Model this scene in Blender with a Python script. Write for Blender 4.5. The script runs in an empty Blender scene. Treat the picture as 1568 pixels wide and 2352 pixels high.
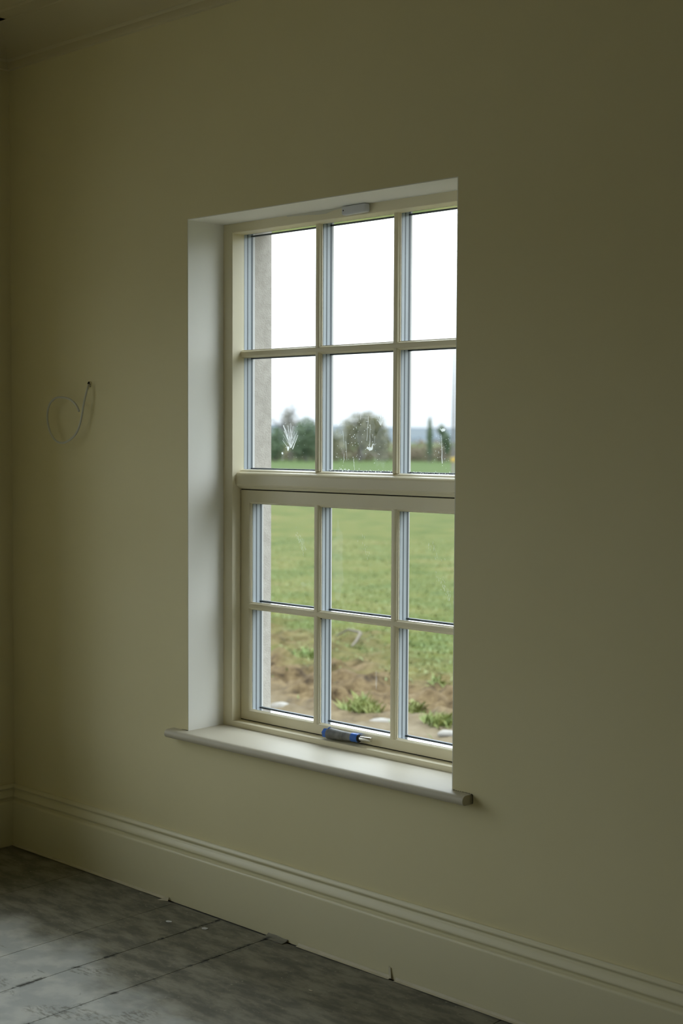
import bpy, bmesh, math, random
from mathutils import Vector, Matrix, noise

random.seed(7)
SC = bpy.context.scene
COL = SC.collection
R = math.radians

# ------------------------------------------------------------------ camera
cam_d = bpy.data.cameras.new('camera')
cam = bpy.data.objects.new('camera', cam_d)
COL.objects.link(cam)
YAW, PITCH, ROLL = 0.753141, -0.0526226, 0.0048356
fw = Vector((-math.sin(YAW)*math.cos(PITCH), math.cos(YAW)*math.cos(PITCH), math.sin(PITCH)))
rt = Vector((math.cos(YAW), math.sin(YAW), 0.0))
up = rt.cross(fw)
rt2 = rt*math.cos(ROLL) + up*math.sin(ROLL)
up2 = -rt*math.sin(ROLL) + up*math.cos(ROLL)
cam.matrix_world = Matrix(((rt2.x, up2.x, -fw.x, 3.4631), (rt2.y, up2.y, -fw.y, -2.9649),
                           (rt2.z, up2.z, -fw.z, 1.5325), (0, 0, 0, 1)))
cam_d.sensor_fit = 'HORIZONTAL'
cam_d.sensor_width = 24.0
cam_d.lens = 24.0*3212.57/1568.0
cam_d.clip_start = 0.05
cam_d.clip_end = 4000
cam_d.dof.use_dof = True
cam_d.dof.focus_distance = 4.25
cam_d.dof.aperture_fstop = 3.0
SC.camera = cam

# ------------------------------------------------------------------ overcast sky
SKY_HORIZON = 2.75
world = bpy.data.worlds.new('overcast_sky')
SC.world = world
world.use_nodes = True
nt = world.node_tree
nt.nodes.clear()
tc = nt.nodes.new('ShaderNodeTexCoord')
sep = nt.nodes.new('ShaderNodeSeparateXYZ')
mx = nt.nodes.new('ShaderNodeMath'); mx.operation = 'MAXIMUM'; mx.inputs[1].default_value = 0.0
ml = nt.nodes.new('ShaderNodeMath'); ml.operation = 'MULTIPLY_ADD'
ml.inputs[1].default_value = 1.0*SKY_HORIZON; ml.inputs[2].default_value = SKY_HORIZON
bg = nt.nodes.new('ShaderNodeBackground')
bg.inputs['Color'].default_value = (0.89, 0.985, 1.06, 1)
wo = nt.nodes.new('ShaderNodeOutputWorld')
nt.links.new(tc.outputs['Generated'], sep.inputs[0])
nt.links.new(sep.outputs['Z'], mx.inputs[0])
nt.links.new(mx.outputs[0], ml.inputs[0])
hz = nt.nodes.new('ShaderNodeMapRange'); hz.interpolation_type = 'SMOOTHSTEP'
hz.inputs['From Min'].default_value = 0.0; hz.inputs['From Max'].default_value = 0.15
hz.inputs['To Min'].default_value = 0.34; hz.inputs['To Max'].default_value = 1.0
hm = nt.nodes.new('ShaderNodeMath'); hm.operation = 'MULTIPLY'
nt.links.new(mx.outputs[0], hz.inputs['Value'])
nt.links.new(ml.outputs[0], hm.inputs[0])
nt.links.new(hz.outputs['Result'], hm.inputs[1])
nt.links.new(hm.outputs[0], bg.inputs['Strength'])
nt.links.new(bg.outputs[0], wo.inputs['Surface'])
world.cycles.sampling_method = 'MANUAL'
world.cycles.sample_map_resolution = 256


def portal(name, loc, rot, sx, sy):
    """sampling portal in a window opening (gives no light of its own)"""
    l = bpy.data.lights.new(name, 'AREA')
    l.shape = 'RECTANGLE'; l.size = sx; l.size_y = sy
    l.cycles.is_portal = True
    o = bpy.data.objects.new(name, l)
    COL.objects.link(o)
    o.location = loc; o.rotation_euler = rot
    return o


# opening of the window in view and of the window in the left wall
WX0, WX1, WZ0, WZ1 = 0.0, 1.1045, 0.575, 2.2325
XL, XR, YF, ZC = -1.0, 7.4, -5.6, 3.0          # left / right wall, front wall, ceiling
W2Y0 = -1.85                                    # left-wall window starts here (towards the viewer)
# unseen windows, the last two added for more light: (wall, start of the opening along the wall)
OTHER = [('left', -1.75), ('left', -3.10), ('left', -4.45)]
portal('sky_portal', (0.552, 0.40, 1.40), (R(-90), 0, 0), 1.14, 1.75)
for wl_, st_ in OTHER:
    if wl_ == 'left':
        portal('sky_portal_left', (XL-0.40, st_+0.552, 1.40), (R(-90), 0, R(90)), 1.14, 1.75)
    else:
        portal('sky_portal_front', (st_+0.552, YF-0.40, 1.40), (R(90), 0, 0), 1.14, 1.75)

SC.view_settings.view_transform = 'Standard'
SC.view_settings.look = 'None'
SC.view_settings.exposure = 0.30
SC.view_settings.gamma = 1.0
SC.view_settings.use_curve_mapping = False
SC.cycles.transparent_max_bounces = 40
SC.cycles.max_bounces = 8
SC.cycles.diffuse_bounces = 6
SC.cycles.glossy_bounces = 3
SC.cycles.adaptive_threshold = 0.02


# ------------------------------------------------------------------ materials
def mat(name, col, rough=0.6, col2=None, scale=6.0, bump=0.0, bscale=40.0, metal=0.0, spec=0.5, detail=4.0,
        stretch=None, sheen=None, lo=0.35, hi=0.65):
    m = bpy.data.materials.new(name)
    m.use_nodes = True
    t = m.node_tree
    b = t.nodes['Principled BSDF']
    b.inputs['Base Color'].default_value = (*col, 1)
    b.inputs['Roughness'].default_value = rough
    b.inputs['Metallic'].default_value = metal
    b.inputs['Specular IOR Level'].default_value = spec
    if col2 is not None or bump:
        g = t.nodes.new('ShaderNodeNewGeometry')
        src = g.outputs['Position']
        if stretch:
            mp = t.nodes.new('ShaderNodeMapping')
            mp.inputs['Scale'].default_value = stretch
            t.links.new(src, mp.inputs['Vector'])
            src = mp.outputs['Vector']
    if col2 is not None:
        n = t.nodes.new('ShaderNodeTexNoise')
        n.inputs['Scale'].default_value = scale
        n.inputs['Detail'].default_value = detail
        t.links.new(src, n.inputs['Vector'])
        rp = t.nodes.new('ShaderNodeValToRGB')
        rp.color_ramp.elements[0].position = lo
        rp.color_ramp.elements[1].position = hi
        rp.color_ramp.elements[0].color = (*col, 1)
        rp.color_ramp.elements[1].color = (*col2, 1)
        t.links.new(n.outputs['Fac'], rp.inputs['Fac'])
        t.links.new(rp.outputs['Color'], b.inputs['Base Color'])
    if bump:
        n2 = t.nodes.new('ShaderNodeTexNoise')
        n2.inputs['Scale'].default_value = bscale
        n2.inputs['Detail'].default_value = 3.0
        t.links.new(src, n2.inputs['Vector'])
        bp = t.nodes.new('ShaderNodeBump')
        bp.inputs['Strength'].default_value = bump
        bp.inputs['Distance'].default_value = 0.004
        t.links.new(n2.outputs['Fac'], bp.inputs['Height'])
        t.links.new(bp.outputs['Normal'], b.inputs['Normal'])
    return m


M = {}
M['wall'] = mat('wall_paint', (0.765, 0.695, 0.43), 0.75, (0.78, 0.71, 0.45), 2.2, 0.05, 60, spec=0.25)
M['reveal'] = mat('reveal_paint_lit', (0.86, 0.845, 0.77), 0.7, (0.87, 0.855, 0.78), 4, 0.04, 60, spec=0.25)  # paler than the wall paint, direct daylight put into the colour
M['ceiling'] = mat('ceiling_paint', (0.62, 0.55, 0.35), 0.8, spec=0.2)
M['skirt'] = mat('skirting_paint', (0.74, 0.69, 0.47), 0.38, spec=0.45)
M['frame'] = mat('window_frame_paint', (0.84, 0.77, 0.555), 0.38, (0.85, 0.785, 0.575), 9, 0.03, 90, spec=0.45)
M['sill'] = mat('sill_paint', (0.56, 0.515, 0.405), 0.5, (0.57, 0.53, 0.42), 8, spec=0.4)
M['spacer'] = mat('spacer_aluminium', (0.435, 0.470, 0.488), 0.45, metal=0.0, spec=0.5)
M['seal'] = mat('dark_seal', (0.075, 0.09, 0.096), 0.5)
M['outer'] = mat('outer_frame_paint', (0.52, 0.52, 0.50), 0.45)
M['render'] = mat('grey_wall_render', (0.343, 0.318, 0.273), 0.9, (0.404, 0.376, 0.328), 30, 0.5, 220)
M['concrete'] = mat('sill_concrete', (0.48, 0.46, 0.42), 0.85, (0.55, 0.53, 0.49), 25, 0.3, 120)
M['dark'] = mat('dark_gap', (0.02, 0.017, 0.012), 0.9)
M['plastic'] = mat('white_plastic', (0.62, 0.63, 0.66), 0.4)
M['cable'] = mat('cable_sheath', (0.62, 0.62, 0.56), 0.45)
M['grip'] = mat('grey_rubber', (0.105, 0.105, 0.10), 0.55, (0.20, 0.20, 0.19), 45, 0.1, 300)
M['blue'] = mat('blue_plastic', (0.025, 0.12, 0.50), 0.4, (0.03, 0.145, 0.56), 60)
M['steel'] = mat('polished_steel', (0.78, 0.77, 0.74), 0.22, metal=1.0)
M['tape'] = mat('paint_covered_tape', (0.60, 0.55, 0.40), 0.6, (0.66, 0.61, 0.47), 20)
M['sealant'] = mat('dried_sealant', (0.70, 0.68, 0.57), 0.5)
M['stone'] = mat('pale_stone', (0.125, 0.109, 0.086), 0.85, (0.176, 0.166, 0.145), 9, 0.4, 40)
M['bark'] = mat('bark', (0.073, 0.065, 0.056), 0.9, (0.095, 0.087, 0.077), 3)
M['pole'] = mat('weathered_pole', (0.076, 0.074, 0.070), 0.85, (0.094, 0.092, 0.087), 4)
M['post'] = mat('beige_post', (0.152, 0.138, 0.110), 0.8)
M['yellow'] = mat('yellow_cap', (0.310, 0.200, 0.019), 0.5)
M['root'] = mat('dry_root', (0.087, 0.072, 0.049), 0.9)
M['leaf_ivy'] = mat('ivy_leaves', (0.031, 0.061, 0.022), 0.7, (0.067, 0.095, 0.044), 2.5)  # this and the next leaf colours lightened, distance haze painted in
M['leaf_olive'] = mat('olive_leaves', (0.089, 0.094, 0.048), 0.8, (0.136, 0.127, 0.073), 1.6)
M['leaf_pale'] = mat('pale_twigs', (0.116, 0.113, 0.085), 0.85, (0.162, 0.152, 0.116), 1.5)
M['leaf_scrub'] = mat('brown_scrub', (0.097, 0.080, 0.048), 0.9, (0.148, 0.116, 0.077), 1.2)
M['hill'] = mat('haze_tinted_hill', (0.078, 0.094, 0.106), 1.0, (0.096, 0.106, 0.108), 0.012, spec=0.0)  # blue distance haze painted into the hill colour
M['blade'] = mat('grass_blades', (0.072, 0.105, 0.021), 0.7, (0.115, 0.126, 0.039), 1.3)
M['tuft'] = mat('tuft_blades', (0.090, 0.134, 0.024), 0.65, (0.161, 0.173, 0.043), 8)


def glass_mat():
    m = bpy.data.materials.new('clear_glass')
    m.use_nodes = True
    t = m.node_tree
    t.nodes.clear()
    o = t.nodes.new('ShaderNodeOutputMaterial')
    tr = t.nodes.new('ShaderNodeBsdfTransparent')
    tr.inputs['Color'].default_value = (0.985, 0.99, 0.988, 1)
    gl = t.nodes.new('ShaderNodeBsdfGlossy')
    gl.inputs['Roughness'].default_value = 0.01
    fr = t.nodes.new('ShaderNodeFresnel'); fr.inputs['IOR'].default_value = 1.08
    mi = t.nodes.new('ShaderNodeMixShader')
    t.links.new(fr.outputs[0], mi.inputs[0])
    t.links.new(tr.outputs[0], mi.inputs[1])
    t.links.new(gl.outputs[0], mi.inputs[2])
    t.links.new(mi.outputs[0], o.inputs['Surface'])
    return m


def smear_mat(name, alpha, col=(0.85, 0.87, 0.86)):
    m = bpy.data.materials.new(name)
    m.use_nodes = True
    t = m.node_tree
    b = t.nodes['Principled BSDF']
    b.inputs['Base Color'].default_value = (*col, 1)
    b.inputs['Roughness'].default_value = 0.9
    b.inputs['Specular IOR Level'].default_value = 0.0
    o = t.nodes['Material Output']
    tr = t.nodes.new('ShaderNodeBsdfTransparent')
    tl = t.nodes.new('ShaderNodeBsdfTranslucent')
    tl.inputs['Color'].default_value = (*col, 1)
    m1 = t.nodes.new('ShaderNodeMixShader'); m1.inputs[0].default_value = 0.65
    t.links.new(b.outputs[0], m1.inputs[1]); t.links.new(tl.outputs[0], m1.inputs[2])
    m2 = t.nodes.new('ShaderNodeMixShader'); m2.inputs[0].default_value = alpha
    t.links.new(tr.outputs[0], m2.inputs[1]); t.links.new(m1.outputs[0], m2.inputs[2])
    t.links.new(m2.outputs[0], o.inputs['Surface'])
    return m


M['glass'] = glass_mat()
M['smear'] = smear_mat('dried_smear', 0.75)
M['faint'] = smear_mat('faint_smear', 0.28)
M['film'] = smear_mat('dusty_film', 0.05)


def sheet_mat():
    """grey protective board, dusty mottling, white overspray with scuffed footprints"""
    m = bpy.data.materials.new('floor_board_grey')
    m.use_nodes = True
    t = m.node_tree
    N, L = t.nodes, t.links
    b = N['Principled BSDF']
    g = N.new('ShaderNodeNewGeometry')

    def noi(scale, detail=4.0, rough=0.5, vec=None, dist=0.0):
        n = N.new('ShaderNodeTexNoise')
        n.inputs['Scale'].default_value = scale
        n.inputs['Detail'].default_value = detail
        n.inputs['Roughness'].default_value = rough
        n.inputs['Distortion'].default_value = dist
        L.new(vec or g.outputs['Position'], n.inputs['Vector'])
        return n.outputs['Fac']

    def math_(op, a, bb, c=None):
        n = N.new('ShaderNodeMath'); n.operation = op
        for i, v in enumerate((a, bb, c)):
            if v is None:
                continue
            if isinstance(v, (int, float)):
                n.inputs[i].default_value = v
            else:
                L.new(v, n.inputs[i])
        return n.outputs[0]

    def ss(v, a, bb):
        n = N.new('ShaderNodeMapRange'); n.interpolation_type = 'SMOOTHSTEP'
        n.inputs['From Min'].default_value = a; n.inputs['From Max'].default_value = bb
        L.new(v, n.inputs['Value'])
        return n.outputs['Result']

    def mixc(f, a, bb):
        n = N.new('ShaderNodeMix'); n.data_type = 'RGBA'
        L.new(f, n.inputs['Factor'])
        for i, v in ((6, a), (7, bb)):
            if isinstance(v, tuple):
                n.inputs[i].default_value = (*v, 1)
            else:
                L.new(v, n.inputs[i])
        return n.outputs[2]

    mp = N.new('ShaderNodeMapping'); mp.inputs['Scale'].default_value = (1.0, 2.6, 1.0)
    L.new(g.outputs['Position'], mp.inputs['Vector'])
    base = mixc(ss(noi(7, 9, 0.68, mp.outputs['Vector'], 0.1), 0.36, 0.66), (0.125, 0.12, 0.095), (0.27, 0.255, 0.20))
    base = mixc(ss(noi(60, 3, 0.6), 0.62, 0.74), base, (0.34, 0.32, 0.26))
    sp = N.new('ShaderNodeSeparateXYZ'); L.new(g.outputs['Position'], sp.inputs[0])
    # edge of the overspray: y = -0.44 left of x 0.2, -0.56 right of it, ragged
    step = ss(sp.outputs['X'], 0.10, 0.36)
    edge = math_('MULTIPLY_ADD', step, -0.14, -0.43)
    rag = math_('MULTIPLY_ADD', noi(4.5, 4, 0.55), 0.34, -0.17)
    dd = math_('SUBTRACT', math_('ADD', edge, rag), sp.outputs['Y'])
    white = ss(dd, -0.03, 0.15)
    far = ss(sp.outputs['Y'], -1.9, -1.3)
    white = math_('MULTIPLY', white, far)
    scuff = ss(noi(7, 7, 0.72, mp.outputs['Vector'], 1.2), 0.60, 0.68)
    white = math_('MULTIPLY', white, math_('MULTIPLY_ADD', scuff, -0.75, 1.0))
    # boot scuffs: ragged dark ovals, and scraped edges along the two front joints
    fine = noi(38, 6, 0.7, mp.outputs['Vector'])
    for (ex, ey, rx, ry, an) in ((0.43, -0.80, 0.13, 0.045, 0.5), (0.58, -0.71, 0.10, 0.05, 1.3), (0.10, -0.82, 0.07, 0.05, 0.2), (0.27, -0.56, 0.10, 0.035, 0.6), (0.66, -0.80, 0.12, 0.05, 0.9)):
        dx = math_('SUBTRACT', sp.outputs['X'], ex); dy = math_('SUBTRACT', sp.outputs['Y'], ey)
        c_, s_ = math.cos(an), math.sin(an)
        u = math_('ADD', math_('MULTIPLY', dx, c_/rx), math_('MULTIPLY', dy, s_/rx))
        v = math_('ADD', math_('MULTIPLY', dx, -s_/ry), math_('MULTIPLY', dy, c_/ry))
        q = math_('ADD', math_('MULTIPLY', u, u), math_('MULTIPLY', v, v))
        q = math_('MULTIPLY', ss(q, 1.1, 0.6), ss(fine, 0.46, 0.60))
        white = math_('MULTIPLY', white, math_('MULTIPLY_ADD', q, -0.7, 1.0))
    for xs_ in (0.190, 0.420):
        q = math_('ABSOLUTE', math_('SUBTRACT', sp.outputs['X'], xs_), 0.0)
        q = math_('MULTIPLY', ss(q, 0.016, 0.003), ss(noi(14, 5, 0.7), 0.50, 0.60))
        white = math_('MULTIPLY', white, math_('MULTIPLY_ADD', q, -0.85, 1.0))
        base = mixc(q, base, (0.05, 0.05, 0.045))
    wcol = mixc(ss(noi(12, 4), 0.4, 0.65), (0.40, 0.41, 0.385), (0.52, 0.52, 0.475))
    L.new(mixc(white, base, wcol), b.inputs['Base Color'])
    b.inputs['Roughness'].default_value = 0.55
    b.inputs['Specular IOR Level'].default_value = 0.35
    bp = N.new('ShaderNodeBump'); bp.inputs['Strength'].default_value = 0.25; bp.inputs['Distance'].default_value = 0.003
    L.new(noi(35, 5, 0.6), bp.inputs['Height']); L.new(bp.outputs['Normal'], b.inputs['Normal'])
    return m


M['sheet'] = sheet_mat()
M['slab'] = mat('floor_slab', (0.10, 0.095, 0.085), 0.9, (0.14, 0.135, 0.12), 8)


def ground_mat():
    m = bpy.data.materials.new('field_ground')
    m.use_nodes = True
    t = m.node_tree
    N, L = t.nodes, t.links
    b = N['Principled BSDF']
    b.inputs['Roughness'].default_value = 0.95
    b.inputs['Specular IOR Level'].default_value = 0.1
    g = N.new('ShaderNodeNewGeometry')

    def noi(scale, detail=4.0, rough=0.55, vec=None):
        n = N.new('ShaderNodeTexNoise')
        n.inputs['Scale'].default_value = scale
        n.inputs['Detail'].default_value = detail
        n.inputs['Roughness'].default_value = rough
        L.new(vec or g.outputs['Position'], n.inputs['Vector'])
        return n.outputs['Fac']

    def ramp(f, *stops):
        r = N.new('ShaderNodeValToRGB')
        e = r.color_ramp.elements
        e[0].position, e[0].color = stops[0][0], (*stops[0][1], 1)
        e[1].position, e[1].color = stops[-1][0], (*stops[-1][1], 1)
        for p, c in stops[1:-1]:
            x = e.new(p); x.color = (*c, 1)
        L.new(f, r.inputs['Fac'])
        return r.outputs['Color']

    def mixc(f, a, bb):
        n = N.new('ShaderNodeMix'); n.data_type = 'RGBA'
        L.new(f, n.inputs['Factor']); L.new(a, n.inputs[6]); L.new(bb, n.inputs[7])
        return n.outputs[2]
    at = N.new('ShaderNodeAttribute'); at.attribute_name = 'cover'
    sp = N.new('ShaderNodeSeparateColor'); L.new(at.outputs['Color'], sp.inputs[0])
    dirt = ramp(noi(7.5, 8, 0.72), (0.36, (0.0221, 0.0144, 0.0067)), (0.48, (0.0690, 0.0477, 0.0227)), (0.62, (0.1150, 0.0837, 0.0428)))
    gravel = ramp(noi(7, 5, 0.65), (0.3, (0.0865, 0.0675, 0.0403)), (0.7, (0.1325, 0.1089, 0.0706)))
    grass = ramp(noi(1.3, 8, 0.68), (0.30, (0.0331, 0.0486, 0.0084)), (0.48, (0.0543, 0.0648, 0.0126)), (0.62, (0.0745, 0.0747, 0.0185)),
                 (0.74, (0.0929, 0.0729, 0.0319)))
    farg = ramp(noi(0.25, 5, 0.6), (0.35, (0.0340, 0.0567, 0.0118)), (0.7, (0.0442, 0.0630, 0.0151)))
    c = mixc(sp.outputs[1], dirt, gravel)
    c = mixc(sp.outputs[0], c, grass)
    c = mixc(sp.outputs[2], c, farg)
    L.new(c, b.inputs['Base Color'])
    bp = N.new('ShaderNodeBump'); bp.inputs['Strength'].default_value = 0.8; bp.inputs['Distance'].default_value = 0.05
    L.new(noi(9, 5, 0.65), bp.inputs['Height']); L.new(bp.outputs['Normal'], b.inputs['Normal'])
    return m


M['ground'] = ground_mat()


# ------------------------------------------------------------------ mesh helpers
ORIG = {}


class MB:
    def __init__(self):
        self.v, self.f = [], []

    def add(self, vs, fs):
        k = len(self.v)
        self.v += [tuple(p) for p in vs]
        self.f += [tuple(i+k for i in q) for q in fs]
        return self

    def box(self, x0, x1, y0, y1, z0, z1):
        return self.add([(x0, y0, z0), (x1, y0, z0), (x1, y1, z0), (x0, y1, z0), (x0, y0, z1), (x1, y0, z1), (x1, y1, z1), (x0, y1, z1)],
                        [(0, 3, 2, 1), (4, 5, 6, 7), (0, 1, 5, 4), (1, 2, 6, 5), (2, 3, 7, 6), (3, 0, 4, 7)])

    def prism(self, prof, fn, a, b):
        """closed profile swept from a to b; fn(p, q, s) -> xyz"""
        n = len(prof)
        vs = [fn(p, q, a) for p, q in prof] + [fn(p, q, b) for p, q in prof]
        fs = [(i, (i+1) % n, (i+1) % n+n, i+n) for i in range(n)]
        fs += [tuple(range(n))[::-1], tuple(range(n, 2*n))]
        return self.add(vs, fs)

    def ring(self, prof, x0, x1, z0, z1, wl=1, wr=1, wb=1, wt=1):
        """mitred rectangular frame in the xz plane; profile points (t 0..1 inward, y)"""
        n = len(prof)
        vs = []
        for t, y in prof:
            vs += [(x0+t*wl, y, z0+t*wb), (x1-t*wr, y, z0+t*wb), (x1-t*wr, y, z1-t*wt), (x0+t*wl, y, z1-t*wt)]
        fs = []
        for i in range(n):
            j = (i+1) % n
            for k in range(4):
                l = (k+1) % 4
                fs.append((i*4+k, i*4+l, j*4+l, j*4+k))
        return self.add(vs, fs)

    def tube(self, pts, rad, seg=8, flat=None, caps=True):
        pts = [Vector(p) for p in pts]
        rads = rad if isinstance(rad, (list, tuple)) else [rad]*len(pts)
        k0 = len(self.v)
        prev = None
        for i, p in enumerate(pts):
            d = (pts[min(i+1, len(pts)-1)]-pts[max(i-1, 0)]).normalized()
            a = (prev - d*prev.dot(d)) if prev else d.orthogonal()
            if a.length < 1e-6:
                a = d.orthogonal()
            a.normalize(); prev = a
            b = d.cross(a)
            for s in range(seg):
                th = 2*math.pi*s/seg
                self.v.append(tuple(p + (a*math.cos(th)+b*math.sin(th))*rads[i]))
        for i in range(len(pts)-1):
            for s in range(seg):
                q = (s+1) % seg
                self.f.append((k0+i*seg+s, k0+i*seg+q, k0+(i+1)*seg+q, k0+(i+1)*seg+s))
        if caps:
            self.f.append(tuple(k0+s for s in range(seg))[::-1])
            self.f.append(tuple(k0+(len(pts)-1)*seg+s for s in range(seg)))
        return self

    def build(self, name, m, parent=None, origin=None, smooth=False, bevel=0.0, recalc=True, segs=2, angle=35):
        me = bpy.data.meshes.new(name)
        if origin is None:
            xs = list(zip(*self.v))
            origin = tuple((min(c)+max(c))/2 for c in xs)
        o0 = Vector(origin)
        me.from_pydata([tuple(Vector(p)-o0) for p in self.v], [], self.f)
        if recalc or bevel:
            bm = bmesh.new(); bm.from_mesh(me)
            if recalc:
                bmesh.ops.recalc_face_normals(bm, faces=bm.faces)
            if bevel:
                es = [e for e in bm.edges if len(e.link_faces) == 2 and e.calc_face_angle(0) > R(30)]
                bmesh.ops.bevel(bm, geom=es, offset=bevel, segments=segs, affect='EDGES', profile=0.5)
            bm.to_mesh(me); bm.free()
        me.materials.append(M[m])
        o = bpy.data.objects.new(name, me)
        COL.objects.link(o)
        if smooth:
            me.shade_smooth()
            try:
                me.set_sharp_from_angle(angle=R(angle))
            except Exception:
                pass
        ORIG[o.name] = o0
        if parent:
            o.parent = parent
            o.location = o0 - ORIG[parent.name]
        else:
            o.location = o0
        return o


def empty(name, loc):
    o = bpy.data.objects.new(name, None)
    o.empty_display_size = 0.1
    COL.objects.link(o)
    o.location = loc
    ORIG[o.name] = Vector(loc)
    return o


def tag(o, label=None, cat=None, kind=None, group=None):
    if label: o['label'] = label
    if cat: o['category'] = cat
    if kind: o['kind'] = kind
    if group: o['group'] = group
    return o


def wall_holes(x0, x1, z0, z1, holes, hz0, hz1, y0, y1, fn):
    """slab with rectangular openings in a row, one closed mesh; fn maps local to world"""
    b = MB()
    xs = [x0]
    for h in sorted(holes):
        xs += [h[0], h[1]]
    xs.append(x1)
    zs = [z0, hz0, hz1, z1]

    def quad(*q):
        b.add([fn(*p) for p in q], [(0, 1, 2, 3)])
    for y in (y0, y1):
        for i in range(len(xs)-1):
            for j in range(3):
                if i % 2 == 1 and j == 1:
                    continue
                quad((xs[i], y, zs[j]), (xs[i+1], y, zs[j]), (xs[i+1], y, zs[j+1]), (xs[i], y, zs[j+1]))
    rings = [(a, c, hz0, hz1) for a, c in holes]
    for (a, c, d, e) in rings:
        for p, q in (((a, d), (c, d)), ((c, d), (c, e)), ((c, e), (a, e)), ((a, e), (a, d))):
            quad((p[0], y0, p[1]), (q[0], y0, q[1]), (q[0], y1, q[1]), (p[0], y1, p[1]))
    for i in range(len(xs)-1):
        for z in (z0, z1):
            quad((xs[i], y0, z), (xs[i+1], y0, z), (xs[i+1], y1, z), (xs[i], y1, z))
    for x in (x0, x1):
        for j in range(3):
            quad((x, y0, zs[j]), (x, y0, zs[j+1]), (x, y1, zs[j+1]), (x, y1, zs[j]))
    return b


def weld(o):
    bm = bmesh.new(); bm.from_mesh(o.data)
    bmesh.ops.remove_doubles(bm, verts=bm.verts, dist=1e-5)
    bmesh.ops.recalc_face_normals(bm, faces=bm.faces)
    bm.to_mesh(o.data); bm.free()


# ------------------------------------------------------------------ room shell
ident = lambda x, y, z: (x, y, z)
leftmap = lambda x, y, z: (XL-y, x, z)           # left wall: local x runs along world y
frontmap = lambda x, y, z: (x, YF-y, z)
HZ0 = 0.5475                                     # masonry opening starts under the window board


def wall_with(name, x0, x1, starts, fn, org, label):
    o = wall_holes(x0, x1, -0.05, ZC+0.12, [(a, a+WX1) for a in starts], HZ0, WZ1, 0.0, 0.2, fn).build(name, 'wall', origin=org)
    weld(o); tag(o, label, kind='structure')
    e = wall_holes(x0, x1, -0.35, ZC+0.3, [(a+0.030, a+1.0745) for a in starts], 0.555, 2.24, 0.2, 0.3463, fn).build('exterior_render', 'render', o)
    weld(e)
    return o


wall_back = wall_with('wall_back', XL-0.35, XR+0.2, [0.0], ident, (0, 0, 0), 'cream painted wall with the deep window opening')
wall_with('wall_left', YF, 0.0, [st for w, st in OTHER if w == 'left'], leftmap, (XL, -2, 0), 'cream painted left wall meeting the window wall in the corner')
wall_with('wall_front', XL-0.35, XR+0.2, [st for w, st in OTHER if w == 'front'], frontmap, (0, YF, 0), 'cream painted wall behind the viewer')
tag(MB().box(XR, XR+0.2, YF, 0.0, -0.05, ZC+0.12).build('wall_right', 'wall'), 'cream painted wall to the right of the viewer', kind='structure')
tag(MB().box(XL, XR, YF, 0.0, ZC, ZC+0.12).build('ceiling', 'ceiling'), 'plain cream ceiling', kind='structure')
floor = tag(MB().box(XL, XR, YF, 0.0, -0.05, -0.0035).build('floor', 'slab'), 'floor covered with grey dusty protective boards', kind='structure')

# plaster lining of the reveal, window light put into its paler colour
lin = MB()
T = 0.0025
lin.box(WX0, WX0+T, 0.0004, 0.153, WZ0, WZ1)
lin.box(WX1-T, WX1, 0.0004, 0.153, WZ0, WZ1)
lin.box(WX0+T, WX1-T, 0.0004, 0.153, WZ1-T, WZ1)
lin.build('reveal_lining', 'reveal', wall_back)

# floor boards with narrow joints between them
edges = [-0.985, -0.52, -0.037, 0.190, 0.420, 1.30, 2.50, 3.70, 4.90, 6.10, 7.38]
for i in range(len(edges)-1):
    for (ya, yb) in ((-0.030, -2.30), (-2.304, -5.55)):
        x0, x1 = edges[i]+0.0013, edges[i+1]-0.0013
        b = MB()
        nx, ny = 6, 14
        top = []
        for j in range(ny+1):
            for k in range(nx+1):
                x = x0+(x1-x0)*k/nx; y = ya+(yb-ya)*j/ny
                ed = 1.0 if k in (0, nx) else 0.0
                z = -0.0003 + 0.0012*max(0.0, noise.noise(Vector((x*3, y*4, i*3.1))))*ed
                if j == 0:
                    z += 0.0025*max(0.0, noise.noise(Vector((x*7, 1.7, i*1.3))))
                top.append((x, y, z))
        nv = len(top)
        b.v = top + [(p[0], p[1], p[2]-0.0026) for p in top]
        for j in range(ny):
            for k in range(nx):
                a = j*(nx+1)+k
                b.f.append((a, a+1, a+nx+2, a+nx+1))
                b.f.append((a+nv, a+nx+1+nv, a+nx+2+nv, a+1+nv))
        rim = [k for k in range(nx+1)] + [j*(nx+1)+nx for j in range(1, ny+1)] + [ny*(nx+1)+k for k in range(nx-1, -1, -1)] + [j*(nx+1) for j in range(ny-1, 0, -1)]
        for q in range(len(rim)):
            a, c = rim[q], rim[(q+1) % len(rim)]
            b.f.append((a, c, c+nv, a+nv))
        b.build('floor_board', 'sheet', floor)

# skirting board: moulded profile (distance from wall, height)
SK = [(0.0, 0.0), (0.022, 0.0), (0.022, 0.1605), (0.0212, 0.1655), (0.0185, 0.1690), (0.0150, 0.1702), (0.0112, 0.1716), (0.0104, 0.1750),
      (0.0122, 0.1788), (0.0168, 0.1815), (0.0182, 0.1838), (0.0176, 0.1868), (0.0150, 0.1930), (0.0112, 0.2000), (0.0088, 0.2035),
      (0.0062, 0.2052), (0.0056, 0.2085), (0.0076, 0.2120), (0.0112, 0.2140), (0.0118, 0.2165), (0.0110, 0.2200), (0.0080, 0.2235), (0.0068, 0.2250), (0.0062, 0.2285), (0.0, 0.2285)]
tag(MB().prism(SK, lambda p, q, s: (s, -p, q), XL, XR).build('baseboard_back', 'skirt', smooth=True, angle=50), 'tall moulded cream skirting board under the window', kind='structure')
tag(MB().prism(SK, lambda p, q, s: (XL+p, s, q), YF, -0.0003).build('baseboard_left', 'skirt', smooth=True, angle=50), 'moulded cream skirting board on the left wall', kind='structure')
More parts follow.
